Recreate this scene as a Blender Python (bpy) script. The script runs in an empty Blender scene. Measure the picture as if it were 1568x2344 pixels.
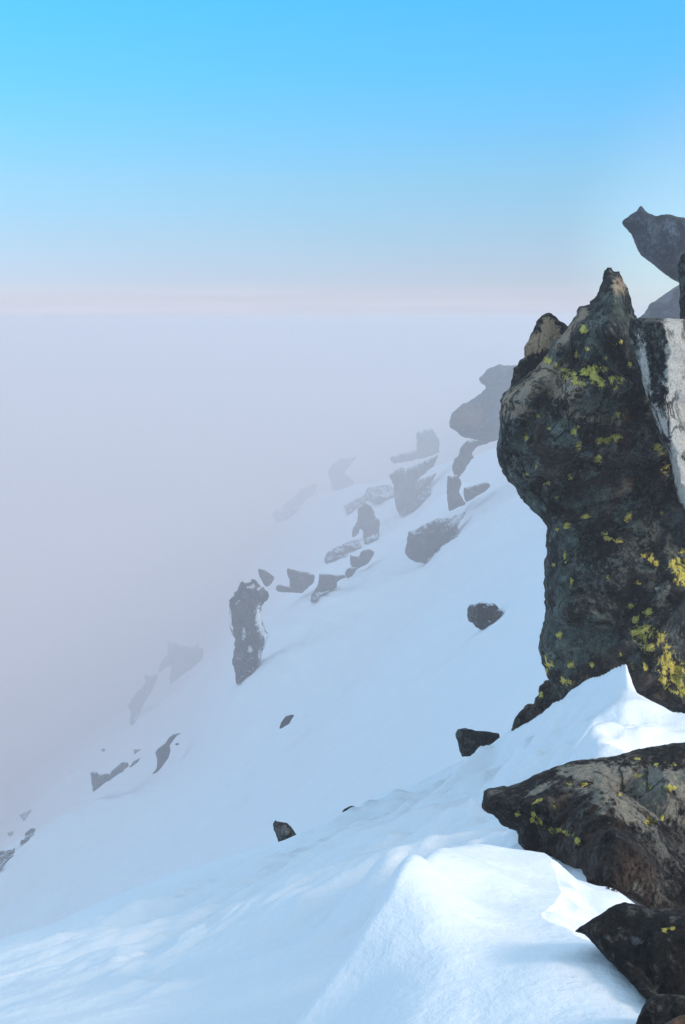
import bpy, math, random
import numpy as np
from mathutils import Vector
from mathutils.geometry import delaunay_2d_cdt

# ------------------------------------------------------------------ camera, sky, sun, exposure
PX = 3256.0                      # view pixels (1568 x 2344 sheet) per unit of tangent, 50 mm lens
CX, HY = 784.0, 740.0            # optical column, horizon row
scene = bpy.context.scene
cam_data = bpy.data.cameras.new('camera')
cam = bpy.data.objects.new('camera', cam_data)
scene.collection.objects.link(cam)
cam.location = (0, 0, 0); cam.rotation_euler = (math.radians(90), 0, 0)
cam_data.lens = 50; cam_data.sensor_width = 36; cam_data.sensor_fit = 'AUTO'
cam_data.shift_y = -(1172.0-HY)/2344.0
cam_data.clip_start = 0.05; cam_data.clip_end = 60000
scene.camera = cam
scene.render.resolution_x = 685; scene.render.resolution_y = 1024

SUN_EL = math.radians(27); SUN_AZ = math.radians(112)    # azimuth from +Y (view direction) towards +X
world = bpy.data.worlds.new('World'); scene.world = world; world.use_nodes = True
nt = world.node_tree; nt.nodes.clear()
sky = nt.nodes.new('ShaderNodeTexSky'); sky.sky_type = 'NISHITA'; sky.sun_disc = False
sky.sun_elevation = SUN_EL; sky.sun_rotation = SUN_AZ
sky.altitude = 1500; sky.air_density = 1.0; sky.dust_density = 0.6; sky.ozone_density = 1.0
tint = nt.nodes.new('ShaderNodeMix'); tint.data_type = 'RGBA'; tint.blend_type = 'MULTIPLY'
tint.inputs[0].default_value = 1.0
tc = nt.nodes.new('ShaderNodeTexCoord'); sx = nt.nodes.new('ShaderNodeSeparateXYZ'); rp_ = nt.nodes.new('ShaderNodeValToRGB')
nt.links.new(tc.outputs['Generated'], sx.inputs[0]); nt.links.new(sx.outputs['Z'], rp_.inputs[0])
SKYR = [(0.0, (0.2724, 0.2408, 0.322)), (0.012, (0.2484, 0.2276, 0.3218)), (0.03, (0.2057, 0.2232, 0.3272)), (0.06, (0.204, 0.2558, 0.3348)), (0.1, (0.2009, 0.3116, 0.3737)), (0.17, (0.1372, 0.4051, 0.5232)), (0.225, (0.1135, 0.4696, 0.6676)), (0.45, (1.45, 1.29, 0.95))]  # last stop tints the unseen overhead sky to warm the ambient light
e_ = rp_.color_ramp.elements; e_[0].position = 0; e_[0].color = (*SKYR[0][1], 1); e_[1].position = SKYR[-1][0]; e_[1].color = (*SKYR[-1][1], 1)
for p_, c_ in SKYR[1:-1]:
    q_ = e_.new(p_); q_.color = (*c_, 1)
# thin streaks of far cloud low over the horizon, and the brighter air towards the right
def wn(t, **k):
    x = nt.nodes.new(t)
    for a, v in k.items(): setattr(x, a, v)
    return x
mp_ = wn('ShaderNodeMapping'); mp_.inputs['Scale'].default_value = (3, 3, 90); nt.links.new(tc.outputs['Generated'], mp_.inputs[0])
nz_ = wn('ShaderNodeTexNoise'); nz_.inputs['Scale'].default_value = 1.6; nz_.inputs['Detail'].default_value = 5; nt.links.new(mp_.outputs[0], nz_.inputs['Vector'])
fz_ = wn('ShaderNodeMapRange', interpolation_type='SMOOTHSTEP'); fz_.inputs[1].default_value = .035; fz_.inputs[2].default_value = .006; nt.links.new(sx.outputs['Z'], fz_.inputs[0])
nn_ = wn('ShaderNodeMapRange'); nn_.inputs[1].default_value = .35; nn_.inputs[2].default_value = .65; nn_.inputs[3].default_value = .90; nn_.inputs[4].default_value = 1.1; nt.links.new(nz_.outputs['Fac'], nn_.inputs[0])
mf_ = wn('ShaderNodeMix', data_type='FLOAT'); nt.links.new(fz_.outputs[0], mf_.inputs[0]); mf_.inputs[2].default_value = 1.0; nt.links.new(nn_.outputs[0], mf_.inputs[3])
sc_ = wn('ShaderNodeVectorMath', operation='SCALE'); nt.links.new(rp_.outputs[0], sc_.inputs[0]); nt.links.new(mf_.outputs[0], sc_.inputs['Scale'])
dt_ = wn('ShaderNodeVectorMath', operation='DOT_PRODUCT'); gl = Vector((.31, 1, .055)).normalized(); dt_.inputs[1].default_value = gl; nt.links.new(tc.outputs['Generated'], dt_.inputs[0])
gr_ = wn('ShaderNodeMapRange', interpolation_type='SMOOTHSTEP'); gr_.inputs[1].default_value = .988; gr_.inputs[2].default_value = 1.0; gr_.inputs[3].default_value = 0; gr_.inputs[4].default_value = .6; nt.links.new(dt_.outputs['Value'], gr_.inputs[0])
gm_ = wn('ShaderNodeMix', data_type='RGBA'); nt.links.new(gr_.outputs[0], gm_.inputs[0]); nt.links.new(sc_.outputs[0], gm_.inputs[6]); gm_.inputs[7].default_value = (.33, .42, .49, 1)
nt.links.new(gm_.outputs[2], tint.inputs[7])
bg = nt.nodes.new('ShaderNodeBackground'); bg.inputs['Strength'].default_value = 0.15
wo = nt.nodes.new('ShaderNodeOutputWorld')
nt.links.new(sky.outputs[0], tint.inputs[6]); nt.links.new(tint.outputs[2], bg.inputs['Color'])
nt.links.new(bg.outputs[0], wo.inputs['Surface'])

sd = bpy.data.lights.new('sun', 'SUN'); sd.energy = 0.72; sd.angle = math.radians(11); sd.color = (1.0, 0.82, 0.66)
so = bpy.data.objects.new('sun', sd); scene.collection.objects.link(so)
sdir = Vector((math.cos(SUN_EL)*math.sin(SUN_AZ), math.cos(SUN_EL)*math.cos(SUN_AZ), math.sin(SUN_EL)))
so.rotation_euler = (-sdir).to_track_quat('-Z', 'Y').to_euler()

scene.view_settings.view_transform = 'Standard'; scene.view_settings.look = 'None'
scene.view_settings.gamma = 1.0; scene.view_settings.exposure = 1.45
scene.view_settings.use_curve_mapping = False
scene.render.engine = 'CYCLES'
scene.cycles.max_bounces = 10; scene.cycles.volume_bounces = 8

# ------------------------------------------------------------------ numeric helpers
def _hash(i, j, seed):
    with np.errstate(over='ignore'):
        h = (i.astype(np.int64)*374761393 + j.astype(np.int64)*668265263 + seed*1442695041) & 0xffffffff
        h = ((h ^ (h >> 13))*1274126177) & 0xffffffff
        h = (h ^ (h >> 16)) & 0xffffffff
    return h/4294967295.0
def vnoise(x, y, seed=0):
    i = np.floor(x); j = np.floor(y); fx = x-i; fy = y-j
    fx = fx*fx*fx*(fx*(fx*6-15)+10); fy = fy*fy*fy*(fy*(fy*6-15)+10)
    a = _hash(i, j, seed); b = _hash(i+1, j, seed); c = _hash(i, j+1, seed); d = _hash(i+1, j+1, seed)
    return (a*(1-fx)+b*fx)*(1-fy)+(c*(1-fx)+d*fx)*fy - 0.5
def fbm(x, y, seed=0, octv=4, gain=0.5):
    s = 0; a = 1.0
    for o in range(octv):
        c, sn = math.cos(0.6*o), math.sin(0.6*o)
        s = s + a*vnoise((x*c-y*sn)*2**o+o*17.3, (x*sn+y*c)*2**o-o*9.1, seed+o); a *= gain
    return s
def facet(x, y, seed):            # continuous faceted noise: linear over a skewed triangle lattice
    s = (x+y)*0.366; xs = x+s; ys = y+s
    i = np.floor(xs); j = np.floor(ys); fx = xs-i; fy = ys-j
    v00 = _hash(i, j, seed); v10 = _hash(i+1, j, seed); v01 = _hash(i, j+1, seed); v11 = _hash(i+1, j+1, seed)
    return np.where(fx > fy, v00*(1-fx)+v10*(fx-fy)+v11*fy, v00*(1-fy)+v01*(fy-fx)+v11*fx)-0.5
def sstep(a, b, x):
    t = np.clip((x-a)/(b-a), 0, 1); return t*t*(3-2*t)
def smax(a, b, k): return 0.5*(a+b+np.sqrt((a-b)**2+k*k))
def smin(a, b, k): return 0.5*(a+b-np.sqrt((a-b)**2+k*k))
class TPS:
    def __init__(s, P, V, lam=1e-6):
        s.P = np.array(P, float); V = np.array(V, float); n = len(P)
        K = s.k(s.P); A = np.zeros((n+3, n+3)); A[:n, :n] = K+lam*np.eye(n)
        A[:n, n] = 1; A[:n, n+1:] = s.P; A[n:, :n] = A[:n, n:].T
        s.w = np.linalg.solve(A, np.concatenate([V, [0, 0, 0]]))
    def k(s, Q):
        d2 = ((Q[:, None, :]-s.P[None])**2).sum(-1); return 0.5*d2*np.log(d2+1e-12)
    def __call__(s, X, Y):
        sh = np.broadcast(X, Y).shape
        Q = np.stack([np.broadcast_to(X, sh).ravel(), np.broadcast_to(Y, sh).ravel()], 1)
        out = np.empty(len(Q)); n = len(s.P)
        for a in range(0, len(Q), 100000):
            q = Q[a:a+100000]; out[a:a+100000] = s.k(q)@s.w[:n]+s.w[n]+q@s.w[n+1:]
        return out.reshape(sh)
def uv(X, Y): return (X-CX)/PX, (HY-Y)/PX
def segdist(px, py, poly, closed=True):
    best = np.full(px.shape, 1e18); n = len(poly)
    for a in range(n if closed else n-1):
        x0, y0 = poly[a]; x1, y1 = poly[(a+1) % n]
        dx, dy = x1-x0, y1-y0; L = dx*dx+dy*dy+1e-12
        t = np.clip(((px-x0)*dx+(py-y0)*dy)/L, 0, 1)
        best = np.minimum(best, (px-x0-t*dx)**2+(py-y0-t*dy)**2)
    return np.sqrt(best)
def inside(px, py, poly):
    r = np.zeros(px.shape, bool); n = len(poly)
    for a in range(n):
        x0, y0 = poly[a]; x1, y1 = poly[(a+1) % n]
        if y0 == y1: continue
        c = ((y0 > py) != (y1 > py)) & (px < (x1-x0)*(py-y0)/(y1-y0)+x0)
        r ^= c
    return r

# ------------------------------------------------------------------ materials
def new_mat(name):
    m = bpy.data.materials.new(name); m.use_nodes = True
    n = m.node_tree; n.nodes.clear()
    out = n.nodes.new('ShaderNodeOutputMaterial'); b = n.nodes.new('ShaderNodeBsdfPrincipled')
    n.links.new(b.outputs[0], out.inputs['Surface'])
    return m, n, b
def N(n, t, **kw):
    x = n.nodes.new(t)
    for k, v in kw.items():
        if k.startswith('i_'): x.inputs[k[2:].replace('_', ' ')].default_value = v
        else: setattr(x, k, v)
    return x
def noise(n, vec, scale, detail=6, rough=0.6, dist=0.0):
    x = N(n, 'ShaderNodeTexNoise', i_Scale=scale, i_Detail=detail, i_Roughness=rough, i_Distortion=dist)
    n.links.new(vec, x.inputs['Vector']); return x.outputs['Fac']
def ramp(n, fac, stops):
    r = n.nodes.new('ShaderNodeValToRGB'); e = r.color_ramp.elements
    while len(e) > 1: e.remove(e[-1])
    e[0].position = stops[0][0]; e[0].color = (*stops[0][1], 1)
    for p, c in stops[1:]:
        q = e.new(p); q.color = (*c, 1)
    n.links.new(fac, r.inputs[0]); return r.outputs[0]
def mixc(n, fac, a, b):
    m = n.nodes.new('ShaderNodeMix'); m.data_type = 'RGBA'
    n.links.new(fac, m.inputs[0])
    for s, v in ((6, a), (7, b)):
        if isinstance(v, tuple): m.inputs[s].default_value = (*v, 1)
        else: n.links.new(v, m.inputs[s])
    return m.outputs[2]
def math_(n, op, a, b=None, c=None, clamp=False):
    m = n.nodes.new('ShaderNodeMath'); m.operation = op; m.use_clamp = clamp
    for s, v in enumerate((a, b, c)):
        if v is None: continue
        if isinstance(v, (int, float)): m.inputs[s].default_value = v
        else: n.links.new(v, m.inputs[s])
    return m.outputs[0]
def thresh(n, v, a, b):
    m = N(n, 'ShaderNodeMapRange', interpolation_type='SMOOTHSTEP')
    m.inputs[1].default_value = a; m.inputs[2].default_value = b
    n.links.new(v, m.inputs[0]); return m.outputs[0]

def snow_mat():
    m, n, b = new_mat('snow')
    g = n.nodes.new('ShaderNodeNewGeometry').outputs['Position']
    c = ramp(n, noise(n, g, 0.8, 5), [(0.3, (0.86, 0.88, 0.90)), (0.7, (0.90, 0.905, 0.91))])
    n.links.new(c, b.inputs['Base Color']); b.inputs['Roughness'].default_value = 0.55
    b.inputs['Specular IOR Level'].default_value = 0.25
    h = math_(n, 'MULTIPLY_ADD', noise(n, g, 45, 4, 0.7), 0.3, noise(n, g, 8, 7, 0.62))
    h = math_(n, 'MULTIPLY_ADD', noise(n, g, 0.55, 7, 0.6), 3.5, h)
    bp = N(n, 'ShaderNodeBump', i_Strength=0.5, i_Distance=0.025); n.links.new(h, bp.inputs['Height'])
    n.links.new(bp.outputs[0], b.inputs['Normal'])
    return m
SNOW = snow_mat()

def rock_mat(name, dark, mid, light, warm, sc=1.0, lich=True, rime=True):
    m, n, b = new_mat(name)
    g = n.nodes.new('ShaderNodeNewGeometry').outputs['Position']
    mp = N(n, 'ShaderNodeMapping'); mp.inputs['Scale'].default_value = (1, 1, 0.8); mp.inputs['Rotation'].default_value = (0.2, 0.3, 0)
    n.links.new(g, mp.inputs['Vector']); g = mp.outputs[0]
    big = noise(n, g, 1.7*sc, 5, 0.62, 0.2)
    med = noise(n, g, 6.5*sc, 9, 0.74, 0.0)
    fin = noise(n, g, 38*sc, 6, 0.75)
    f = math_(n, 'ADD', math_(n, 'MULTIPLY', med, 0.55), math_(n, 'MULTIPLY', fin, 0.45))
    base = ramp(n, f, [(0.40, dark), (0.50, mid), (0.585, light)])
    base = mixc(n, thresh(n, big, 0.55, 0.66), base, ramp(n, f, [(0.38, mid), (0.6, light), (0.7, tuple(min(1, 1.5*x) for x in light))]))
    wm = noise(n, g, 2.6*sc, 6, 0.7, 0.2)
    base = mixc(n, math_(n, 'MULTIPLY', thresh(n, wm, 0.50, 0.64), 0.85), base, ramp(n, f, [(0.36, dark), (0.6, warm)]))
    at = N(n, 'ShaderNodeAttribute', attribute_name='pale')
    w = math_(n, 'ADD', at.outputs['Fac'], math_(n, 'MULTIPLY', math_(n, 'ADD', math_(n, 'MULTIPLY', math_(n, 'SUBTRACT', med, 0.5), 0.5), math_(n, 'MULTIPLY', math_(n, 'SUBTRACT', fin, 0.5), 0.5)), 3.6))
    at3 = N(n, 'ShaderNodeAttribute', attribute_name='palecolor')
    pc = mixc(n, thresh(n, noise(n, g, 14*sc, 8, 0.7, 0.5), 0.30, 0.48), mid, at3.outputs['Color'])
    base = mixc(n, math_(n, 'MULTIPLY', thresh(n, w, 0.40, 0.75), thresh(n, at.outputs['Fac'], 0.03, 0.3)), base, pc)
    at5 = N(n, 'ShaderNodeAttribute', attribute_name='crust')
    cw = math_(n, 'ADD', at5.outputs['Fac'], math_(n, 'MULTIPLY', math_(n, 'SUBTRACT', med, 0.5), 2.2))
    base = mixc(n, math_(n, 'MULTIPLY', thresh(n, cw, 0.45, 0.7), 0.85), base, ramp(n, f, [(0.40, mid), (0.52, (0.11, 0.135, 0.115)), (0.62, (0.24, 0.27, 0.22))]))
    # pale grey-green crust lichen in round blotches
    v = N(n, 'ShaderNodeTexVoronoi', i_Scale=4.2*sc, feature='F1'); 
    wp = N(n, 'ShaderNodeVectorMath', operation='ADD')
    nz = N(n, 'ShaderNodeTexNoise', i_Scale=9*sc, i_Detail=4.0); n.links.new(g, nz.inputs['Vector'])
    wsc = N(n, 'ShaderNodeVectorMath', operation='SCALE'); n.links.new(nz.outputs['Color'], wsc.inputs[0]); wsc.inputs['Scale'].default_value = 0.22/sc
    n.links.new(g, wp.inputs[0]); n.links.new(wsc.outputs[0], wp.inputs[1]); n.links.new(wp.outputs[0], v.inputs['Vector'])
    crust = math_(n, 'MULTIPLY', thresh(n, math_(n, 'ADD', v.outputs['Distance'], math_(n, 'MULTIPLY', med, 0.5)), 0.53, 0.44), thresh(n, fin, 0.38, 0.55))
    base = mixc(n, math_(n, 'MULTIPLY', crust, 0.55), base, tuple(min(1, x*2.0) for x in light))
    hgt = math_(n, 'ADD', math_(n, 'MULTIPLY', med, 1.0), math_(n, 'MULTIPLY', fin, 0.35))
    if lich:
        a2 = N(n, 'ShaderNodeAttribute', attribute_name='lichen')
        ln = noise(n, g, 30*sc, 6, 0.75)
        lm = thresh(n, math_(n, 'ADD', a2.outputs['Fac'], math_(n, 'MULTIPLY', math_(n, 'SUBTRACT', ln, 0.5), 4.6)), 0.46, 0.60)
        lm = math_(n, 'MULTIPLY', lm, thresh(n, a2.outputs['Fac'], 0.06, 0.2))
        yc = ramp(n, fin, [(0.38, (0.60, 0.46, 0.07)), (0.6, (0.98, 0.82, 0.20))])
        base = mixc(n, lm, base, yc)
        hgt = math_(n, 'ADD', hgt, math_(n, 'MULTIPLY', lm, 0.3))
    a4 = N(n, 'ShaderNodeAttribute', attribute_name='snowy')
    sm = thresh(n, math_(n, 'ADD', a4.outputs['Fac'], math_(n, 'MULTIPLY', math_(n, 'SUBTRACT', fin, 0.5), 4.5)), 0.45, 0.6)
    sm = math_(n, 'MULTIPLY', sm, thresh(n, a4.outputs['Fac'], 0.05, 0.2))
    base = mixc(n, sm, base, (0.84, 0.87, 0.91))
    if lich:
        gr = noise(n, g, 120, 3, 0.8)
        vd = N(n, 'ShaderNodeTexVoronoi', i_Scale=1.9, feature='DISTANCE_TO_EDGE')
        ms = N(n, 'ShaderNodeMapping'); ms.inputs['Scale'].default_value = (1.7, 1.3, 0.75); ms.inputs['Rotation'].default_value = (0, 0.35, 0)
        n.links.new(wp.outputs[0], ms.inputs['Vector']); n.links.new(ms.outputs[0], vd.inputs['Vector'])
        ck = math_(n, 'MULTIPLY', thresh(n, vd.outputs['Distance'], 0.028, 0.006), thresh(n, big, 0.42, 0.55))
        dk = math_(n, 'MULTIPLY', math_(n, 'MULTIPLY_ADD', thresh(n, gr, 0.3, 0.7), 0.7, 0.65), math_(n, 'SUBTRACT', 1.0, math_(n, 'MULTIPLY', ck, 0.75)))
        ml = N(n, 'ShaderNodeVectorMath', operation='SCALE'); n.links.new(base, ml.inputs[0]); n.links.new(dk, ml.inputs['Scale']); base = ml.outputs[0]
        hgt = math_(n, 'ADD', math_(n, 'SUBTRACT', hgt, math_(n, 'MULTIPLY', ck, 0.6)), math_(n, 'MULTIPLY', gr, 0.12))
    elif rime:                              # rime and drifted snow lying on the ledges
        nrm = n.nodes.new('ShaderNodeNewGeometry').outputs['Normal']; sp = n.nodes.new('ShaderNodeSeparateXYZ'); n.links.new(nrm, sp.inputs[0])
        sm2 = thresh(n, math_(n, 'ADD', sp.outputs['Z'], math_(n, 'MULTIPLY', math_(n, 'SUBTRACT', fin, 0.5), 2.0)), 0.84, 1.0)
        base = mixc(n, sm2, base, (0.84, 0.87, 0.91))
    n.links.new(base, b.inputs['Base Color'])
    b.inputs['Roughness'].default_value = 0.9; b.inputs['Specular IOR Level'].default_value = 0.12
    bp = N(n, 'ShaderNodeBump', i_Strength=1.0, i_Distance=0.06/sc); n.links.new(hgt, bp.inputs['Height'])
    n.links.new(bp.outputs[0], b.inputs['Normal'])
    return m
ROCK = rock_mat('dark_lichen_rock', (0.006, 0.008, 0.009), (0.022, 0.025, 0.023), (0.17, 0.18, 0.155), (0.14, 0.095, 0.07))
BROWN = rock_mat('brown_rock', (0.006, 0.006, 0.005), (0.026, 0.023, 0.021), (0.17, 0.155, 0.13), (0.15, 0.09, 0.06))
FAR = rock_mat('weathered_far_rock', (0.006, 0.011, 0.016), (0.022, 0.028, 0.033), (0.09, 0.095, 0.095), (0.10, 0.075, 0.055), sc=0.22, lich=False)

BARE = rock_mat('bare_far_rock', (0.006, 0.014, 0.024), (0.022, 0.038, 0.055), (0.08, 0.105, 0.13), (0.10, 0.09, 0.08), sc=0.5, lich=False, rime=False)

# ------------------------------------------------------------------ ground: snow slope seen from the ridge
# far slope controls: view column, view row, metres away
far_ctl = [(1130,1690,15.5),(800,1838,19.5),(400,1988,27),(0,2140,32),(1110,1440,25),(655,1665,35),(380,1765,56),
 (210,1815,60),(60,1935,58),(0,1975,54),(970,1275,60),(1050,1170,64),(1110,1115,70),(1150,1005,78),(1210,960,80),
 (700,1365,62),(540,1570,50),(850,1240,76),(790,1310,68),(900,1165,92),(1040,1040,88),(950,1040,108),(800,1058,125),
 (700,1155,135),(600,1275,140),(470,1480,138),(400,1565,130),(300,1660,118),(180,1740,112),(0,1905,105),
 (200,1940,40),(880,1480,33),(1180,1280,32),(760,1500,45),(500,1700,44),(1230,1180,40),(1300,1250,26),(1500,1250,22),(1500,1000,50),(1560,820,90)]
P = []; V = []
for X, Y, d in far_ctl:
    u, v = uv(X, Y); P.append((u*5, math.log(d))); V.append(v)
for u in np.linspace(-.28, .28, 6):
    for d in (9.0, 12.0):
        P.append((u*5, math.log(d))); V.append(-3.7/d+.80*u-.156-(.02 if d < 10 else 0))
far_tps = TPS(P, V, 1e-4)
near_ctl = [(0,2344,5.0),(400,2344,4.5),(680,2344,4.2),(0,2250,6.2),(400,2200,5.6),(800,2150,4.9),(900,2050,5.2),
 (0,2145,8.5),(200,2075,8.8),(400,1992,9),(600,1928,9),(800,1843,9),(1000,1762,8.6),(1130,1698,8.0),(1200,1650,7.5),(1300,1585,6.9),
 (1410,1555,6.6),(1500,1600,6.5),(1568,1622,6.4),(800,1950,6.8),(1000,1850,6.9),(950,1905,6.2),(1100,1900,5.7),(1100,1800,6.5),
 (1200,1700,6.8),(1300,1700,6.05),(1350,1640,6.2),(1420,1640,6.15),(1550,1690,5.9),(1180,1930,5.2),(1300,1990,4.6),(1400,2070,4.25),(1480,2080,4.3),
 (1400,2250,4.1),(1568,2300,4.0),(1200,2344,4.1),(600,2060,6.3),(250,2150,6.8),(1200,1830,6.0),(1450,1740,5.7)]
P = []; V = []
for X, Y, d in near_ctl:
    u, v = uv(X, Y); P.append((u*5, math.log(d))); V.append(v)
near_tps = TPS(P, V, 2e-5)
cX = [-400,0,130,260,400,520,650,800,900,1000,1130,1180,1225,1266,1313,1360,1402,1425,1434,1440,1450,1461,1487,1520,1535,1561,1800]
cY = [2290,2147,2108,2050,1995,1955,1912,1842,1796,1762,1697,1663,1628,1590,1566,1536,1513,1503,1501,1522,1552,1578,1598,1611,1619,1620,1640]
cYs = [2290,2147,2108,2050,1995,1955,1912,1842,1796,1762,1697,1663,1628,1592,1572,1552,1543,1545,1548,1551,1554,1562,1577,1598,1608,1620,1640]
cD = [8.3,8.5,8.6,8.8,9,9,9,9,8.8,8.6,8.0,7.7,7.4,7.1,6.9,6.75,6.65,6.6,6.58,6.57,6.56,6.55,6.5,6.5,6.45,6.4,6.3]
dune_ctl = [(680,2344,2.9),(800,2210,3.0),(900,2080,3.1),(935,2010,3.2),(957,1975,3.3),(1000,1958,3.5),(1060,1942,3.75),(1130,1936,3.95),
 (1220,1950,4.0),(1258,1975,3.9),(990,1992,3.32),(1030,2030,3.37),(1095,2026,3.44),(1090,1985,3.52),(1100,2120,3.12),(1000,2200,2.85),(1000,2100,3.04),(1200,2200,2.86),(1300,2131,3.12),
 (1400,2200,2.8),(1480,2300,2.6),(1100,2344,2.55),(900,2344,2.66),(1400,2344,2.47),(1150,2040,3.42),(1200,2000,3.7),(1230,2100,3.25),(1280,2050,3.5)]
P = []; V = []
for X, Y, d in dune_ctl:
    u, v = uv(X, Y); P.append((u*d, d)); V.append(v*d)
for p in ((-.4, 1.2, -1.22), (.6, 1.2, -1.2), (1.4, 2.6, -1.25), (1.6, 4, -1.55)):
    P.append(p[:2]); V.append(p[2])
dune_tps = TPS(P, V, 1e-5)
def DD(d): d = np.asarray(d, float); return np.where(d > 12, 12*(np.maximum(d, 12)/12)**1.45, d)
def DV(d): d = np.asarray(d, float); return np.where(d > 12, 12*(np.maximum(d, 12)/12)**(1/1.45), d)
def plan(X, Y, d): u, v = uv(X, Y); return (u*d, d)
dune_poly = [(-.55, .3), (-.30, 1.9), plan(560, 2500, 2.6), plan(680, 2344, 2.9), plan(800, 2210, 3.0), plan(900, 2080, 3.1), plan(935, 2010, 3.2),
 plan(957, 1975, 3.3), plan(1000, 1958, 3.5), plan(1060, 1942, 3.75), plan(1130, 1936, 3.95), plan(1220, 1950, 4.0), (.75, 4.05), (.56, 3.4), (.535, 3.1), (.55, 2.6), (.52, 2.45), (.5, 2.2), (.6, .3)]
block_edge = [plan(1225, 1948, 4.1), plan(1262, 1968, 3.95), plan(1275, 1995, 3.8), plan(1288, 2035, 3.58), plan(1272, 2070, 3.42), plan(1240, 2095, 3.28), plan(1262, 2112, 3.2), plan(1320, 2134, 3.1), (.55, 2.9)]
block_poly = block_edge+[(3, 2.9), (3, 4.3), (.5, 4.3)]

_gx = np.arange(-400, 1801, 2.0); _gy = np.interp(_gx, cX, cYs); _k = np.exp(-(np.arange(-30, 31)/14.0)**2); _k /= _k.sum()
_gy = np.convolve(np.pad(_gy, 30, mode='edge'), _k, mode='valid')
_gd = np.convolve(np.pad(np.interp(_gx, cX, cD), 30, mode='edge'), _k, mode='valid')
_k2 = np.exp(-(np.arange(-8, 9)/1.6)**2); _k2 /= _k2.sum()
_gc = np.convolve(np.pad(np.interp(_gx, cX, cY), 8, mode='edge'), _k2, mode='valid')
def terrain_v(u, y):
    """height over distance for a point at lateral tangent u and distance y"""
    uc = np.clip(u, -.26, .27); yr = y; y = DV(y); ly = np.log(y)
    # far slope
    lf = np.clip(ly, math.log(8.5), math.log(150))
    f = far_tps(uc*5, lf)
    zf = f*np.exp(lf) + (u-uc)*y*0.62
    zf = np.where(y > 150, zf - (y-150)*0.75-(np.clip(y-150, 0, 60)**2)*0.004, zf)
    zf = zf - np.clip(9-y, 0, 9)*0.4
    x = u*y
    z0_ = y*.25
    zf = zf + (fbm(x*.22, y*.10, 3, 4)*0.9 + fbm(x*.9+y*.2, y*.30, 5, 3)*0.12+np.abs(fbm((x*.6-z0_)*1.0, y*.5+x*.4, 6, 3))*-.22+fbm(x*2.6+y*.5, y*.8, 12, 3)*.06)*sstep(12, 26, y)
    cap = -0.9-0.004*y-0.17*np.clip(y-48, 0, None)*(1-sstep(.135, .19, u))+fbm(x*.15, y*.1, 8, 3)*0.8
    zf = smin(zf, cap, 0.8)
    zf = np.maximum(zf*yr/y, -248+0*zf)
    y = yr; x = u*y; ly = np.log(y)
    # near bench with its crest
    X = CX+uc*PX
    vc = (HY-np.interp(X, _gx, _gc))/PX; dc = np.interp(X, _gx, _gd)
    ln = np.clip(ly, math.log(3.6), None); lc = np.log(dc)
    nv = near_tps(uc*5, np.minimum(ln, lc)); base_c = near_tps(uc*5, lc)
    vs_ = (HY-np.interp(X, _gx, _gy))/PX
    nv = nv+(vs_-base_c)*sstep(0.86, 1.0, y/dc)+(vc-vs_)*sstep(.988, 1.0, y/dc)
    zn = nv*np.exp(np.minimum(ln, lc)) + (u-uc)*y*0.35
    # wind ripples, elongated along the crest
    band = sstep(4.4, 5.6, y)*sstep(-.22, .0, u+.02)*0.7+0.22*sstep(6.5, 7.8, y)+0.10
    wx = x+0.35*fbm(x*.8, y*.8, 21, 2)
    wy = y-0.30*x+0.5*fbm(x*.5, y*.6, 22, 3)
    rp = np.abs(fbm(wx*.8, wy*2.1, 31, 3))*-0.17 + fbm(wx*1.6, wy*5.0, 41, 3)*0.10
    cob = (fbm(wx*3.4, wy*6.0, 51, 3)*0.17-np.abs(fbm(wx*2.2, wy*4.2, 52, 2))*.14)*(.25+.75*sstep(.0, .08, u))*sstep(4.9, 5.5, y)*(1-sstep(.14, .24, u)*.5)
    # lip of the crest, softly corniced
    cr = sstep(.60, .82, y/dc)*(.3+.7*sstep(-.2, -.02, u))*(fbm(wx*1.5, wy*5.5+wx*.6, 56, 3)*0.15-np.abs(fbm(wx*1.1, wy*4.0, 57, 2))*.12)
    zn = zn + (rp*band+cob+cr)*(1-sstep(.93, .995, y/dc)*.88)
    zn = zn + fbm(x*.7, y*.7, 61, 3)*0.05
    zn = zn - 1.25*np.clip(y-dc, 0, None)
    z = smax(zn, zf, 0.03)
    # foreground drift
    m = y < 9
    if m.any():
        xm = x[m]; ym = y[m]
        zd = dune_tps(xm, np.clip(ym, .8, None))
        zd = zd + fbm(xm*2.2, ym*2.2, 71, 3)*0.035 + fbm(xm*7, ym*7, 72, 3)*0.006
        ib = inside(xm, ym, block_poly); db = segdist(xm, ym, block_edge, False)+fbm(xm*7, ym*7, 73, 3)*0.09
        zd = zd - np.where(ib, sstep(-.03, .12, db)*0.06+sstep(.05, .5, db)*.06, 0)
        od = segdist(xm, ym, dune_poly); od = np.where(inside(xm, ym, dune_poly), 0, od)
        rr = .085+.13*sstep(.15, .35, xm)*sstep(3.2, 3.5, ym)
        zd = zd - (3.0-1.2*sstep(.15, .35, xm))*(np.sqrt(od*od+rr*rr)-rr)
        zz = z.copy(); zz[m] = smax(z[m], zd, 0.02+0*zd); z = zz
    return z/y

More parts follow.
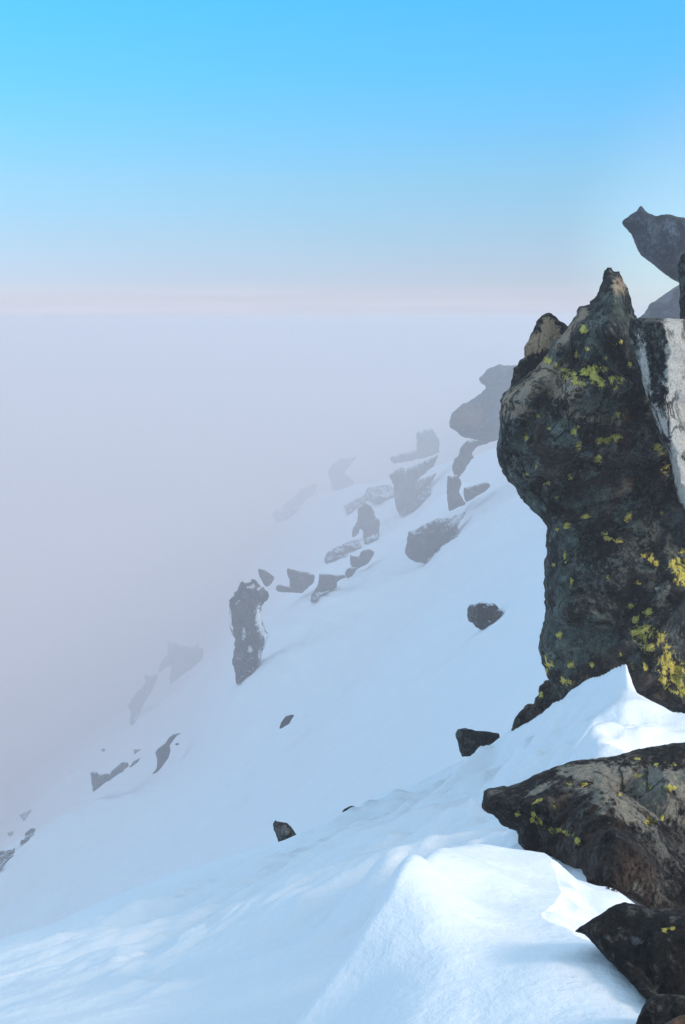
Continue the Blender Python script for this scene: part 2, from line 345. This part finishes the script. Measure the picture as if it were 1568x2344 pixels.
uc_ = np.linspace(-.262, .262, 660)
us = np.concatenate([-np.geomspace(3.2, .27, 34), uc_, np.geomspace(.263, .62, 170)[:-1], np.geomspace(.62, 3.2, 24)])
ys = np.concatenate([np.geomspace(.9, 2.2, 30)[:-1], np.geomspace(2.2, 12, 640)[:-1], DD(np.geomspace(12, 160, 420))[:-1], DD(np.geomspace(160, 900, 40))])
U, Yg = np.meshgrid(us, ys)
TV = terrain_v(U, Yg)
def grid_mesh(name, XX, YY, ZZ, mat):
    r, c = XX.shape
    co = np.stack([XX, YY, ZZ], -1).reshape(-1, 3).astype(np.float32)
    i = (np.arange(r-1)[:, None]*c+np.arange(c-1)[None]).ravel()
    q = np.stack([i, i+1, i+c+1, i+c], 1).astype(np.int32)
    me = bpy.data.meshes.new(name); me.vertices.add(len(co)); me.vertices.foreach_set('co', co.ravel())
    me.loops.add(q.size); me.loops.foreach_set('vertex_index', q.ravel())
    me.polygons.add(len(q)); me.polygons.foreach_set('loop_start', np.arange(len(q), dtype=np.int32)*4)
    me.polygons.foreach_set('loop_total', np.full(len(q), 4, np.int32))
    me.polygons.foreach_set('use_smooth', np.ones(len(q), bool))
    me.update(calc_edges=True); me.materials.append(mat)
    o = bpy.data.objects.new(name, me); scene.collection.objects.link(o); return o
g = grid_mesh('snow_slope', U*Yg, Yg, TV*Yg, SNOW); g['kind'] = 'structure'
# snow behind the viewer
bx_, by_ = np.meshgrid(np.linspace(-40, 40, 120), np.linspace(-40, 1.1, 70))
bz_ = -1.35-0.08*(1-by_)+np.minimum(.12*bx_, 0)*1.5+np.clip(bx_, 0, 6)*.05+fbm(bx_*.3, by_*.3, 81, 3)*.3-.0*bx_
o = grid_mesh('ridge_snow', bx_, by_, bz_, SNOW); o['kind'] = 'structure'
vx, vy = np.meshgrid(np.linspace(-9000, 9000, 120), np.linspace(-9000, 9000, 120))
o = grid_mesh('valley_floor', vx, vy, -250+fbm(vx*.001, vy*.001, 91, 4)*8, SNOW); o['kind'] = 'structure'

vis = np.maximum.accumulate(TV, axis=0)          # for a ray: first distance whose slope angle reaches it
core = slice(34, 34+660)
def terrain_dist(X, Y):
    u, v = uv(X, Y); k = int(round((u-us[34])/(uc_[1]-uc_[0])))+34
    k = min(max(k, 0), len(us)-1)
    col = vis[:, k]; j = np.searchsorted(col, v)
    return ys[j] if j < len(ys) else 1e9

# ------------------------------------------------------------------ rocks
def z1(p): return [(1106.7+a*.2952, 415.0+b*.2952) for a, b in p]
def z2(p): return [(1106.7+a*.2952, 1037.6+b*.2952) for a, b in p]
def z3(p): return [(1003.0+a*.3604, 1590.9+b*.3604) for a, b in p]
def z4(p): return [(415.0+a*.4853, 795.5+b*.4853) for a, b in p]
def z5(p): return [(a*.4853, 1383.4+b*.4853) for a, b in p]
def z6(p): return [(484.2+a*.4853, 1660.0+b*.4853) for a, b in p]
seedn = [100]
def rock(name, label, cat, poly, d0, mat, step=5, tilt=(0, 0), front=.35, back=.6, R=.35, facets=(.12, .05), fscale=1.0,
         clamp=False, jag=1.0, lichen=(), pale=(), palecolor=(.3, .25, .2), snowy=(), crust=(), group=None, ang=0.5, shape=None):
    """a rock with the traced outline, real distance d0, and rounded, faceted thickness to the front and the back"""
    seedn[0] += 7; sd_ = seedn[0]
    poly = [tuple(p) for p in poly]; n = len(poly)
    area = abs(sum(poly[i][0]*poly[(i+1) % n][1]-poly[(i+1) % n][0]*poly[i][1] for i in range(n)))/2
    S = math.sqrt(area); size = S/PX*d0
    bd = []                                         # resampled, slightly broken outline
    for i in range(n):
        x0, y0 = poly[i]; x1, y1 = poly[(i+1) % n]; L = math.hypot(x1-x0, y1-y0); k = max(1, int(L/step))
        for j in range(k):
            t = j/k; bd.append((x0+(x1-x0)*t, y0+(y1-y0)*t))
    bd = np.array(bd); a = min(3.2, .045*S)*jag
    # round off the trace a little, then chip it
    sm = (np.roll(bd, 1, 0)+2*bd+np.roll(bd, -1, 0))/4
    bd = sm + np.stack([fbm(sm[:, 0]*.11, sm[:, 1]*.11, sd_, 3), fbm(sm[:, 0]*.11+50, sm[:, 1]*.11, sd_+1, 3)], 1)*a
    bl = [tuple(p) for p in bd]; nb = len(bl)
    xs = np.arange(bd[:, 0].min(), bd[:, 0].max(), step); yy = np.arange(bd[:, 1].min(), bd[:, 1].max(), step*.87)
    GX, GY = np.meshgrid(xs, yy); GX = GX+(np.arange(len(yy)) % 2)[:, None]*step*.5
    GX = GX+(_hash(GX*10, GY*10, 3)-.5)*step*.4; GY = GY+(_hash(GX*10, GY*10, 4)-.5)*step*.4
    px, py = GX.ravel(), GY.ravel(); k = inside(px, py, bl); px, py = px[k], py[k]
    k = segdist(px, py, bl) > step*.45; px, py = px[k], py[k]
    pts = [Vector(p) for p in bl]+[Vector((a_, b_)) for a_, b_ in zip(px, py)]
    edges = [(i, (i+1) % nb) for i in range(nb)]
    vs, es, fs, ov, oe, of = delaunay_2d_cdt(pts, edges, [], 1, 1e-4)
    vx_ = np.array([p.x for p in vs]); vy_ = np.array([p.y for p in vs])
    bidx = np.zeros(len(vs), bool)
    dist = segdist(vx_, vy_, bl); bidx = dist < 1e-3; dist[bidx] = 0
    Rp = R*S
    wx = vx_+fbm(vx_/S*2, vy_/S*2, sd_+2, 2)*S*.25; wy = vy_+fbm(vx_/S*2, vy_/S*2, sd_+3, 2)*S*.25
    ca, sa = math.cos(ang), math.sin(ang); rx = (wx*ca+wy*sa)/S*fscale; ry = (-wx*sa+wy*ca)/S*fscale
    f = np.sqrt(np.clip(1-(1-np.clip(dist/Rp, 0, 1))**2, 0, 1))
    edgeN = np.clip(dist/(Rp*.35), 0, 1)
    fc = facet(rx*3.0, ry*1.9, sd_+4)*facets[0]*2+facet(rx*8, ry*5, sd_+5)*facets[1]*2+fbm(rx*22, ry*16, sd_+6, 3)*facets[1]*.7
    fc = fc-np.exp(-(fbm(rx*2.6, ry*1.7, sd_+8, 4)/.022)**2)*facets[1]*.5-np.exp(-(fbm(rx*6, ry*4.5, sd_+9, 3)/.03)**2)*facets[1]*.3
    cx0, cy0 = vx_.mean(), vy_.mean()
    base = d0+tilt[0]*(vx_-cx0)/S*size+tilt[1]*(vy_-cy0)/S*size
    if clamp:
        td = np.array([terrain_dist(a_, b_) for a_, b_ in zip(vx_, vy_)])
        base = np.maximum(np.minimum(base, td*.985), base*.83)
    ex = 0 if shape is None else shape(vx_, vy_)*edgeN
    df = base-size*(front*f-fc*edgeN)-ex
    db = base+size*(back*f+.3*fc*edgeN)
    def P3(d): return np.stack([(vx_-CX)/PX*d, d, (HY-vy_)/PX*d], 1)
    A = P3(df); A[bidx] = P3(base)[bidx]; B = P3(db)
    inn = np.where(~bidx)[0]; m2 = np.arange(len(vs)); m2[inn] = len(vs)+np.arange(len(inn))
    co = np.concatenate([A, B[inn]]); c0 = Vector((co[:, 0].mean(), co[:, 1].mean(), co[:, 2].min()))
    co = co-np.array(c0)
    faces = []
    fa = np.array([list(q) for q in fs]); okf = inside(vx_[fa].mean(1), vy_[fa].mean(1), bl)
    for fc_, ok_ in zip(fs, okf):
        if ok_:
            faces.append(tuple(fc_)[::-1]); faces.append(tuple(int(m2[i]) for i in fc_))
    me = bpy.data.meshes.new(name); me.from_pydata([tuple(c) for c in co], [], faces)
    sm_ = np.ones(len(faces), bool); me.polygons.foreach_set('use_smooth', sm_)
    def field(blobs):
        r = np.zeros(len(co))
        for b in blobs:
            bx, by, rx_, ry_ = b[:4]; th = b[4] if len(b) > 4 else 0
            dx = vx_-bx; dy = vy_-by; c_, s_ = math.cos(th), math.sin(th)
            e = (b[5] if len(b) > 5 else 1)*np.exp(-(((dx*c_+dy*s_)/rx_)**2+((-dx*s_+dy*c_)/ry_)**2)); r[:len(vs)] = np.maximum(r[:len(vs)], e)
        return r
    for nm, bl_ in (('lichen', lichen), ('pale', pale), ('snowy', snowy), ('crust', crust)):
        at = me.attributes.new(nm, 'FLOAT', 'POINT'); at.data.foreach_set('value', field(bl_).astype(np.float32))
    at = me.attributes.new('palecolor', 'FLOAT_COLOR', 'POINT'); at.data.foreach_set('color', np.tile(np.array([*palecolor, 1], np.float32), len(co)))
    me.update(); me.materials.append(mat)
    o = bpy.data.objects.new(name, me); scene.collection.objects.link(o); o.location = c0
    o['label'] = label; o['category'] = cat
    if group: o['group'] = group
    return o
def blobs(z, L):          # L of (zx, zy, rx, ry, angle) in a zoomed window
    k = {z1: .2952, z2: .2952, z3: .3604, z4: .4853, z5: .4853}[z]; out = []
    for b in L:
        (x, y), = z([b[:2]]); out.append((x, y, max(b[2]*k*1.4, 3.8), max(b[3]*k*1.4, 3.8), *(b[4:5])))
    return out

NEAR = 'rocks around the foreground snow'
pillar = z1([(935,690),(965,668),(1000,674),(1014,702),(1030,690),(1052,697),(1065,735),(1105,800),(1130,880),(1160,980),(1185,1062),(1260,1300),(1400,1500),(1760,1700)]) \
 + z2([(1760,2150),(700,2150),(560,1850),(505,1745),(480,1690),(445,1600),(425,1480),(440,1400),(485,1240),(470,1100),(468,860),(490,780),(485,700),(495,580),(470,525),(400,465),(310,370),(240,260),(200,235)]) \
 + z1([(150,2260),(110,2170),(105,2050),(130,1900),(130,1700),(150,1630),(190,1625),(225,1590),(300,1530),(410,1440),(480,1360),(530,1270),(570,1222),(640,1170),(665,1120),(700,1060),(735,990),(755,965),(820,955),(845,920),(870,900),(905,820),(925,770)])
L1 = blobs(z1, [(770,1145,22,20),(805,1300,20,12),(720,1345,10,22),(955,1370,12,12),(1065,1245,14,8),(1030,1255,8,6),(500,1385,26,22,.8),(570,1440,30,12,.7),(630,1465,32,14,.4),
 (640,1520,18,14),(700,1530,18,35),(740,1568,40,18),(800,1480,35,30),(850,1470,55,40),(880,1520,30,45),(920,1580,28,22),(1010,1530,26,24),(945,1455,16,14),(1072,1540,12,28),(1040,1590,14,24,.5),(1125,1425,14,12),
 (325,1985,16,16),(510,1915,12,10),(430,1820,8,14),(700,1945,20,18),(730,1908,12,10),(900,2005,26,10),(960,2005,50,20,-.2),(1030,1990,26,18),(740,2060,20,22),(895,2155,24,22),(1360,2070,22,34,-.6),(1435,2060,14,36),(1410,2220,22,24),
 (1045,1810,14,16),(410,2215,10,10),(670,2300,12,16),(337,2280,12,10)]) + \
 blobs(z2, [(565,340,14,10),(485,235,22,8),(790,495,22,14),(645,560,28,22),(568,590,12,8),(945,635,16,32,-.5),(975,670,14,12),(1045,685,20,14),(1130,490,16,34,.5),(630,800,8,32),(540,865,10,10),(965,960,10,14),(680,1000,10,26),
 (1255,795,26,16),(1300,820,24,24),(1335,850,16,20),(1195,1003,16,16),(1500,850,60,40),(1540,930,40,70),(1560,750,20,20),(1150,1180,22,18),(1275,1235,28,18),(1185,1290,18,26),(1170,1385,26,18),(1245,1400,46,50),(1285,1510,40,30,.7),
 (1355,1390,24,14),(1380,1440,32,34),(1425,1505,22,18),(1420,1590,34,50,.3),(1450,1650,60,30),(1500,1680,50,40),(1530,1730,40,30),(1400,1760,40,22),(1500,1780,60,20,.5),(1540,1830,40,26,.5),(1258,1660,16,26,-.5),(1155,1660,10,20),
 (590,1410,24,18),(495,1600,14,34),(520,1640,20,18),(675,1640,24,20),(840,1635,14,18),(625,1760,20,30),(665,1780,30,14),(1385,470,10,16),(1065,1560,8,18),(490,1690,14,20),(1400,1700,30,12,.6),(1480,1850,50,14,.5)])
GREEN1 = blobs(z2, [(640,680,90,110),(600,1030,90,130),(560,1330,100,120),(640,1500,170,200),(900,1400,160,150),(650,350,170,70,.6),(320,330,60,200,-.5),(850,350,130,90),(1180,1600,60,40),(1300,1050,50,60),(1200,600,60,100)])+blobs(z1, [(250,2000,100,110),(600,1950,110,90),(900,1750,220,60),(1000,1000,110,110),(840,1180,20,110,-.5)])
PALE1 = blobs(z1, [(300,1640,190,70,-.5),(480,1480,120,80),(250,1760,110,70),(640,1190,120,30,-.9),(760,1030,40,60,.6),(1060,820,50,70,.3),(600,1600,120,80),(850,1800,200,60,.2)])
rock('rock_pillar', 'tall dark rock pillar with yellow lichen rising from the snow', 'rock pillar', pillar, 7.75, ROCK, step=4.5,
     front=.30, back=.4, R=.30, facets=(.20, .06), fscale=1.7, jag=1.4, crust=GREEN1, lichen=L1, pale=PALE1, palecolor=(.50, .37, .25), group=NEAR, ang=.9)
rock('rock_spike', 'small pointed brownish rock spike at the left shoulder of the tall pillar', 'rock',
     z1([(700,1100),(655,1128),(640,1105),(595,1090),(560,1045),(515,1018),(480,1020),(430,1065),(400,1120),(345,1225),(320,1290),(318,1360),(280,1390),(260,1430),(235,1440),(228,1520),(210,1590),(180,1660),(300,1900),(700,1800),(850,1300)]),
     8.0, ROCK, step=4.5, front=.12, facets=(.10, .035), fscale=1.2, pale=blobs(z1, [(520,1150,60,110,-.5),(400,1260,110,60,-.8),(500,1260,60,60)]), palecolor=(.52, .36, .22), group=NEAR)
slab = z1([(1133,1063),(1250,1061),(1400,1066),(1800,1068),(1800,2750),(1570,2559),(1500,2440),(1480,2300),(1440,2130),(1365,1990),(1340,1900),(1300,1800),(1265,1650),(1215,1500),(1180,1380),(1125,1200)])
EDX = lambda Y: np.interp(Y, [415+1068*.2952, 415+1300*.2952, 415+1700*.2952, 415+2000*.2952, 415+2500*.2952], [1106.7+1400*.2952, 1106.7+1435*.2952, 1106.7+1415*.2952, 1106.7+1470*.2952, 1106.7+1560*.2952])
def slabshape(x, y):      # a sharp arris: left face turned from the sun, right face towards it
    s = x-EDX(y); s = s+fbm(y*.03, y*0+3.3, 9, 4)*14; return np.where(s < 0, .0022*s, -.0042*s)+.16
rock('rock_slab', 'flat-topped rock slab with a sunlit whitish face beside the pillar', 'rock slab', slab, 7.1, ROCK, step=4.5, front=.10, back=.35, R=.12,
     facets=(.02, .03), fscale=1.6, pale=[(1566, 800, 34, 240, 0, 2.3), (1580, 1000, 38, 160, 0, 2.3), (1605, 760, 60, 300, 0, 2.3)]+blobs(z1, [(1250,1450,34,200,-.15),(1370,1850,34,130,-.4)]), palecolor=(.70, .64, .56), group=NEAR, shape=slabshape)  # right-hand pale blobs paint sunlight on top of the face's own whitish colour
rock('rock_wall', 'narrow dark upright rock cut by the right edge above the flat slab', 'rock',
     z1([(1532,570),(1560,562),(1800,540),(1800,1200),(1527,1200),(1525,1062),(1520,900),(1508,680)]), 7.6, ROCK, step=5, front=.2, group=NEAR, snowy=())
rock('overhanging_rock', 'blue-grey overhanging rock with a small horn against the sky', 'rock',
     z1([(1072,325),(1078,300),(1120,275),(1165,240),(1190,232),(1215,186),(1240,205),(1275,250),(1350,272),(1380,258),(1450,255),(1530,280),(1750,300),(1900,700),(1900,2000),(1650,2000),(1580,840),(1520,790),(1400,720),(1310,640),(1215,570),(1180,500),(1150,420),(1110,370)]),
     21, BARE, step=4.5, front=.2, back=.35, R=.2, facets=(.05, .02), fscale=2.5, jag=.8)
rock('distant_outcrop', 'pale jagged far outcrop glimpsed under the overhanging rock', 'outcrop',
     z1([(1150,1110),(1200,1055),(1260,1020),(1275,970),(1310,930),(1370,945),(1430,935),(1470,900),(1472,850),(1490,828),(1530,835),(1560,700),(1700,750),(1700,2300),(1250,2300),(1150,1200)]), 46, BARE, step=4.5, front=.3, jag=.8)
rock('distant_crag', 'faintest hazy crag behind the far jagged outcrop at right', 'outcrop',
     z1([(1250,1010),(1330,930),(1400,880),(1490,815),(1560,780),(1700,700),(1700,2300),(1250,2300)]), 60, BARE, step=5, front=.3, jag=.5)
rock('jagged_rock', 'low dark jagged rocks at the pillar foot behind the snow crest', 'rock',
     z2([(222,2150),(232,2100),(245,2050),(275,2005),(315,1970),(320,1945),(345,1950),(372,1932),(400,1938),(402,1880),(430,1855),(440,1815),(470,1770),(512,1742),(620,1850),(620,2300),(222,2300)]), 8.5, ROCK, step=4, front=.25, facets=(.14, .08), fscale=2, jag=1.6,
     lichen=blobs(z2, [(440,1870,18,18),(380,1940,18,8)]), group=NEAR)
big = z3([(268,708),(282,690),(288,645),(285,606),(330,592),(370,585),(455,578),(540,545),(620,505),(720,465),(800,440),(870,415),(1000,402),(1130,385),(1250,348),(1400,320),(1510,305),(1568,300),(1850,292),(1850,1480),(1400,1440),(1345,1400),(1338,1362),(1260,1310),(1190,1275),(1100,1255),(1030,1225),(950,1192),(938,1165),(912,1110),(860,1100),(760,1050),(705,1020),(600,1005),(550,990),(520,955),(503,930),(512,900),(500,864),(465,860),(440,840),(395,826),(385,800),(365,773),(300,740)])
rock('boulder', 'large brown and grey lichened boulder at right edge under the snow mound', 'boulder', big, 5.0, BROWN, step=4.5, tilt=(-.12, -.42), front=.30, back=.5, R=.42, facets=(.10, .04), fscale=1.6, clamp=True, jag=.8, ang=.15, group=NEAR,
     lichen=blobs(z3, [(830,560,16,8),(925,565,22,14),(640,675,26,10,-.4),(732,700,12,16),(515,750,16,18),(603,780,10,30),(640,805,22,20),(720,855,22,16),(780,865,50,14,.2),(835,882,18,10),(885,925,18,18),(1345,800,26,16),(1425,785,8,12),(1155,630,10,8),(1310,565,14,12),
       (1345,595,14,16),(1490,590,26,16),(1510,445,16,10),(1385,447,10,8),(1265,402,20,8),(1275,512,16,8),(1380,695,8,10)]),
     pale=blobs(z3, [(900,490,60,40),(1000,480,200,50),(1250,560,260,110),(1450,600,200,120),(1300,720,200,90),(1050,620,60,120),(640,600,90,20,-.5)]), palecolor=(.36, .32, .25))
rock('boulder', 'black-brown boulder wedged below the large one, next to the smooth drift', 'boulder',
     z3([(862,1502),(980,1420),(1050,1380),(1120,1332),(1190,1316),(1260,1333),(1340,1358),(1450,1350),(1850,1330),(1850,2200),(1345,2010),(1325,1935),(1290,1905),(1200,1805),(1100,1705),(1010,1612),(935,1520)]),
     2.75, BROWN, step=5, tilt=(-.1, -.7), front=.28, R=.4, facets=(.07, .03), clamp=True, jag=.8, ang=.7, group=NEAR, lichen=blobs(z3, [(1440,1500,18,10),(1480,1478,14,8)]), pale=blobs(z3, [(1080,1540,30,20),(1260,1560,50,30)]), palecolor=(.12, .12, .13))
rock('boulder', 'dark boulder in the bottom right corner with snow against its left', 'boulder',
     z3([(1330,1932),(1300,1975),(1275,2040),(1240,2130),(1200,2300),(1850,2300),(1850,1950),(1500,1900),(1400,1900)]), 2.4, BROWN, step=5, front=.22, facets=(.06, .03), clamp=True, jag=.8, group=NEAR)
rock('stone', 'reddish brown stone just showing in the very bottom right corner', 'stone',
     z3([(1440,2090),(1500,2052),(1568,2030),(1800,2000),(1800,2300),(1400,2300),(1400,2130)]), 2.0, BROWN, step=5, front=.3, pale=blobs(z3, [(1560,2080,200,120)]), palecolor=(.22, .12, .08), group=NEAR)

SL = 'rocks showing through the snow slope'
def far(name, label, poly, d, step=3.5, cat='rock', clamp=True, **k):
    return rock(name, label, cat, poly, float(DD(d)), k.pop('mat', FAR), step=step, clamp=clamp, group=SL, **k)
far('boulder', 'dark angular boulder alone on the snow left of the pillar', z4([(1348,1235),(1365,1210),(1420,1203),(1475,1207),(1490,1225),(1520,1243),(1480,1290),(1445,1310),(1418,1333),(1390,1320),(1375,1300),(1355,1290)]), 25, step=3, cat='boulder')
far('boulder', 'blocky grey boulder with snow on its upper right corner, mid slope', z4([(1055,945),(1068,925),(1063,905),(1078,865),(1100,858),(1140,838),(1215,803),(1265,800),(1345,775),(1300,845),(1310,875),(1225,940),(1150,1016),(1110,1010),(1078,1000),(1058,975)]), 60, step=3, cat='boulder', snowy=blobs(z4, [(1300,815,40,14,-.6),(1255,797,30,8)]))
far('rock_tower', 'tall narrow grey rock tower flecked with snow on its right side',
    z4([(228,1185),(245,1180),(250,1155),(272,1140),(275,1115),(295,1100),(320,1100),(345,1090),(365,1120),(385,1130),(412,1160),(412,1180),(395,1195),(385,1210),(375,1250),(382,1300),(395,1340),(420,1355),(400,1365),(395,1425)])
    + z5([(1235,60),(1250,120),(1275,145),(1255,160),(1240,220),(1225,280),(1200,310),(1115,380),(1105,320),(1095,260),(1105,220),(1105,160),(1085,120),(1080,0)])+z4([(248,1370),(230,1310),(225,1250)]), 50, step=3, jag=1.3, front=.25, fscale=2,
    snowy=blobs(z4, [(365,1270,12,40),(380,1310,14,40),(395,1350,20,10),(295,1340,6,14)])+blobs(z5, [(1180,215,8,14),(1150,150,7,12),(1225,70,14,40),(1225,240,8,26)]), cat='rock tower')
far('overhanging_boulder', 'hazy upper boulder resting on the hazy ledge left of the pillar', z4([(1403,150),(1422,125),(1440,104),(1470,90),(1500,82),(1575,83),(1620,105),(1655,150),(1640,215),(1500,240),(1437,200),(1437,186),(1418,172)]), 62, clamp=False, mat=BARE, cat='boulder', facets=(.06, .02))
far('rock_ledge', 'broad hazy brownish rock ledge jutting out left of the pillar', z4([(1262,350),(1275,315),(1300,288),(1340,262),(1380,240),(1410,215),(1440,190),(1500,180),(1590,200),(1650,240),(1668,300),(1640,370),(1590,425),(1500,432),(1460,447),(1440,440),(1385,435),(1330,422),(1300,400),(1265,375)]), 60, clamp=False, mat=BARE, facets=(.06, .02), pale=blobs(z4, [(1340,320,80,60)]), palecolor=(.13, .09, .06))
far('rock_outcrop', 'curved dark rock band below the hazy ledge', z4([(1345,440),(1385,432),(1480,432),(1440,455),(1400,462),(1370,500),(1383,518),(1350,550),(1330,590),(1310,612),(1285,600),(1278,560),(1290,520),(1310,505),(1320,465)]), 64)
far('rock_outcrop', 'upright rock column under the curved band', z4([(1255,605),(1305,600),(1322,640),(1310,680),(1330,715),(1345,735),(1262,775),(1252,700)]), 63)
far('rock', 'flat leaf-shaped rock right of the upright column', z4([(1335,660),(1400,645),(1435,632),(1462,650),(1440,675),(1345,730),(1330,700)]), 62)
far('rock_outcrop', 'large pale wing-shaped outcrop in mist above the slope', z4([(978,600),(1040,562),(1060,575),(1215,503),(1190,560),(1110,630),(1210,590),(1170,650),(1172,690),(1120,745),(1080,780),(1030,795),(1015,765),(1005,700),(1000,640)]), 86, cat='outcrop')
far('rock_outcrop', 'faint arch-shaped outcrop with a notch of snow at its foot', z4([(865,733),(900,750),(915,800),(935,810),(930,900),(865,930),(855,860),(845,850),(825,890),(805,895),(805,855),(830,820),(830,760)]), 80, cat='outcrop')
far('rock_outcrop', 'faintest grey outcrop between the wing-shaped and arch-shaped ones', z4([(880,660),(990,645),(1005,715),(930,740),(870,720),(780,790),(765,745),(860,700)]), 112, cat='outcrop')
far('rock_outcrop', 'very faint misty crag on the snowy skyline of the spur', z4([(690,585),(720,545),(760,520),(830,515),(800,550),(770,590),(820,640),(720,690)]), 140, cat='outcrop', clamp=False)
far('rock_outcrop', 'long ghostly crag nearly lost in fog left of the arch-shaped outcrop', z4([(430,790),(445,765),(475,760),(500,725),(540,700),(560,670),(600,650),(640,640),(632,690),(590,715),(560,755),(520,800),(450,830)]), 158, cat='outcrop', step=4)
far('rock_outcrop', 'barely visible misty step below the bright skyline snow at upper right', z4([(1110,400),(1180,380),(1220,440),(1215,500),(1150,520),(1000,550),(980,520),(1110,480)]), 104, cat='outcrop')
far('rock', 'long low pale rock left of the arch-shaped outcrop', z4([(672,1000),(685,970),(740,935),(800,912),(835,908),(850,945),(800,960),(770,985),(700,1010),(678,1020)]), 82)
far('rock', 'small angular rock at the upper end of the middle rock chain', z4([(795,980),(840,985),(850,960),(880,948),(912,960),(905,985),(880,1020),(830,1045),(800,1035)]), 66)
far('rock', 'tiny broken rock between two larger ones of the chain', z4([(770,1070),(780,1045),(805,1035),(835,1040),(805,1080),(780,1092)]), 64)
far('rock', 'tapering rock with a tail pointing down left in the chain', z4([(650,1065),(700,1070),(768,1072),(775,1085),(735,1105),(735,1130),(690,1160),(650,1175),(640,1195),(608,1200),(615,1160),(645,1120)]), 62)
far('rock', 'wedge-shaped grey rock in the middle of the chain', z4([(498,1040),(530,1045),(600,1060),(632,1072),(628,1105),(570,1160),(520,1155),(510,1130),(515,1110),(498,1060)]), 63)
far('rock', 'small low rock left of the wedge-shaped rock', z4([(443,1130),(460,1115),(520,1130),(530,1155),(480,1155),(450,1150)]), 62)
far('rock', 'leaning blade of rock just above the tall tower', z4([(360,1045),(385,1042),(410,1060),(442,1085),(425,1115),(400,1132),(385,1110),(370,1085)]), 60)
far('rock', 'small oval dark rock alone in the middle of the open slope', z5([(1318,588),(1325,560),(1350,525),(1375,516),(1388,523),(1365,562),(1335,582)]), 34, step=2.5)
far('rock', 'bird-shaped dark rock with a curved beak on the lower left slope', z5([(855,608),(835,618),(810,650),(800,665),(805,690),(795,725),(765,765),(745,790),(715,805),(740,770),(742,730),(732,700),(745,680),(780,655),(800,625),(825,610)]), 54, step=2.5, jag=.5)
far('stone', 'tiny stone right of the bird-shaped rock', z5([(824,660),(832,653),(845,655),(845,662),(832,667)]), 52, step=2, jag=.3, cat='stone')
far('rock', 'elongated grey rock with a square left end, lower left slope', z5([(428,795),(440,787),(470,800),(505,795),(515,800),(540,775),(580,742),(600,745),(608,760),(570,795),(500,840),(440,887),(432,850)]), 60, step=2.5)
far('rock', 'thin sliver of rock at the right tip of the elongated rock', z5([(608,772),(630,740),(664,722),(650,745),(620,768)]), 60, step=2.5, jag=.4)
far('stone', 'small triangular stone above the thin sliver', z5([(630,683),(668,683),(650,697),(632,710)]), 75, step=2.5, jag=.4, cat='stone')
far('stone', 'speck of stone farther up left of the triangular stone', z5([(476,683),(492,679),(497,692),(480,697)]), 80, step=2, jag=.3, cat='stone')
far('rock_outcrop', 'faint broad outcrop in the fog left of the tower', z5([(790,175),(830,178),(900,200),(945,180),(925,195),(965,215),(955,260),(900,305),(850,340),(805,380),(800,350),(810,300),(795,290),(740,330),(760,270),(790,235)]), 128, cat='outcrop', clamp=True)
far('rock_outcrop', 'faint ragged rib of rock trailing below the broad foggy outcrop', z5([(680,335),(720,325),(745,335),(720,400),(690,450),(655,520),(625,580),(612,560),(615,500),(600,480),(640,420),(690,370)]), 122, cat='outcrop')
far('rock', 'notched rock near the left edge of the slope', z5([(150,1053),(168,1055),(160,1082),(110,1122),(93,1136),(98,1112),(115,1110),(118,1080)]), 56, step=2.5)
far('rock', 'lowest rock on the left, cut by the edge of the picture', z5([(-80,1165),(0,1160),(40,1160),(77,1150),(60,1182),(25,1212),(5,1250),(-80,1310)]), 50, step=3)
far('rock', 'faint triangular rock near the left edge', z5([(90,992),(150,968),(128,1000),(110,1024)]), 95, step=2.5)
far('stone', 'faint small stone under the faint triangular rock', z5([(33,1078),(65,1068),(60,1085),(40,1095)]), 85, step=2.5, jag=.4, cat='stone')
far('stone', 'black fin-shaped stone standing behind the snow crest', z5([(1285,1040),(1297,1018),(1308,1026),(1355,1030),(1375,1050),(1403,1095),(1430,1200),(1335,1220),(1320,1140),(1312,1115),(1300,1085)]), 9.5, step=2.5, clamp=False, mat=ROCK, jag=.6, cat='stone')
far('stone', 'little black stone lying along the snow crest', z6([(616,407),(625,396),(655,380),(686,381),(700,420),(625,440)]), 9.4, step=2.5, clamp=False, mat=ROCK, jag=.4, cat='stone')
far('stone', 'grey-green wedge stone with a flat top behind the crest, below the jagged rocks', z6([(1148,45),(1160,20),(1195,12),(1240,25),(1310,30),(1360,40),(1360,140),(1180,150),(1166,108),(1160,75)]), 8.5, step=3, clamp=False, mat=ROCK, jag=.6, facets=(.16, .06), cat='stone')

# ------------------------------------------------------------------ haze
def haze():
    me = bpy.data.meshes.new('haze')
    x0, x1, y0, y1, zb, zt = -9500, 9500, -9500, 9500, -262, 2.5
    v = [(x, y, z) for z in (zb, zt) for y in (y0, y1) for x in (x0, x1)]
    me.from_pydata(v, [], [(0,2,3,1),(4,5,7,6),(0,1,5,4),(2,6,7,3),(0,4,6,2),(1,3,7,5)])
    m = bpy.data.materials.new('haze'); m.use_nodes = True; n = m.node_tree; n.nodes.clear()
    out = n.nodes.new('ShaderNodeOutputMaterial'); pv = n.nodes.new('ShaderNodeVolumePrincipled')
    pv.inputs['Color'].default_value = (0.90, 0.81, 0.80, 1); pv.inputs['Density'].default_value = 0.0050
    pv.inputs['Anisotropy'].default_value = 0.0
    n.links.new(pv.outputs[0], out.inputs['Volume'])
    me.materials.append(m); o = bpy.data.objects.new('haze', me); scene.collection.objects.link(o); o['kind'] = 'stuff'
haze()
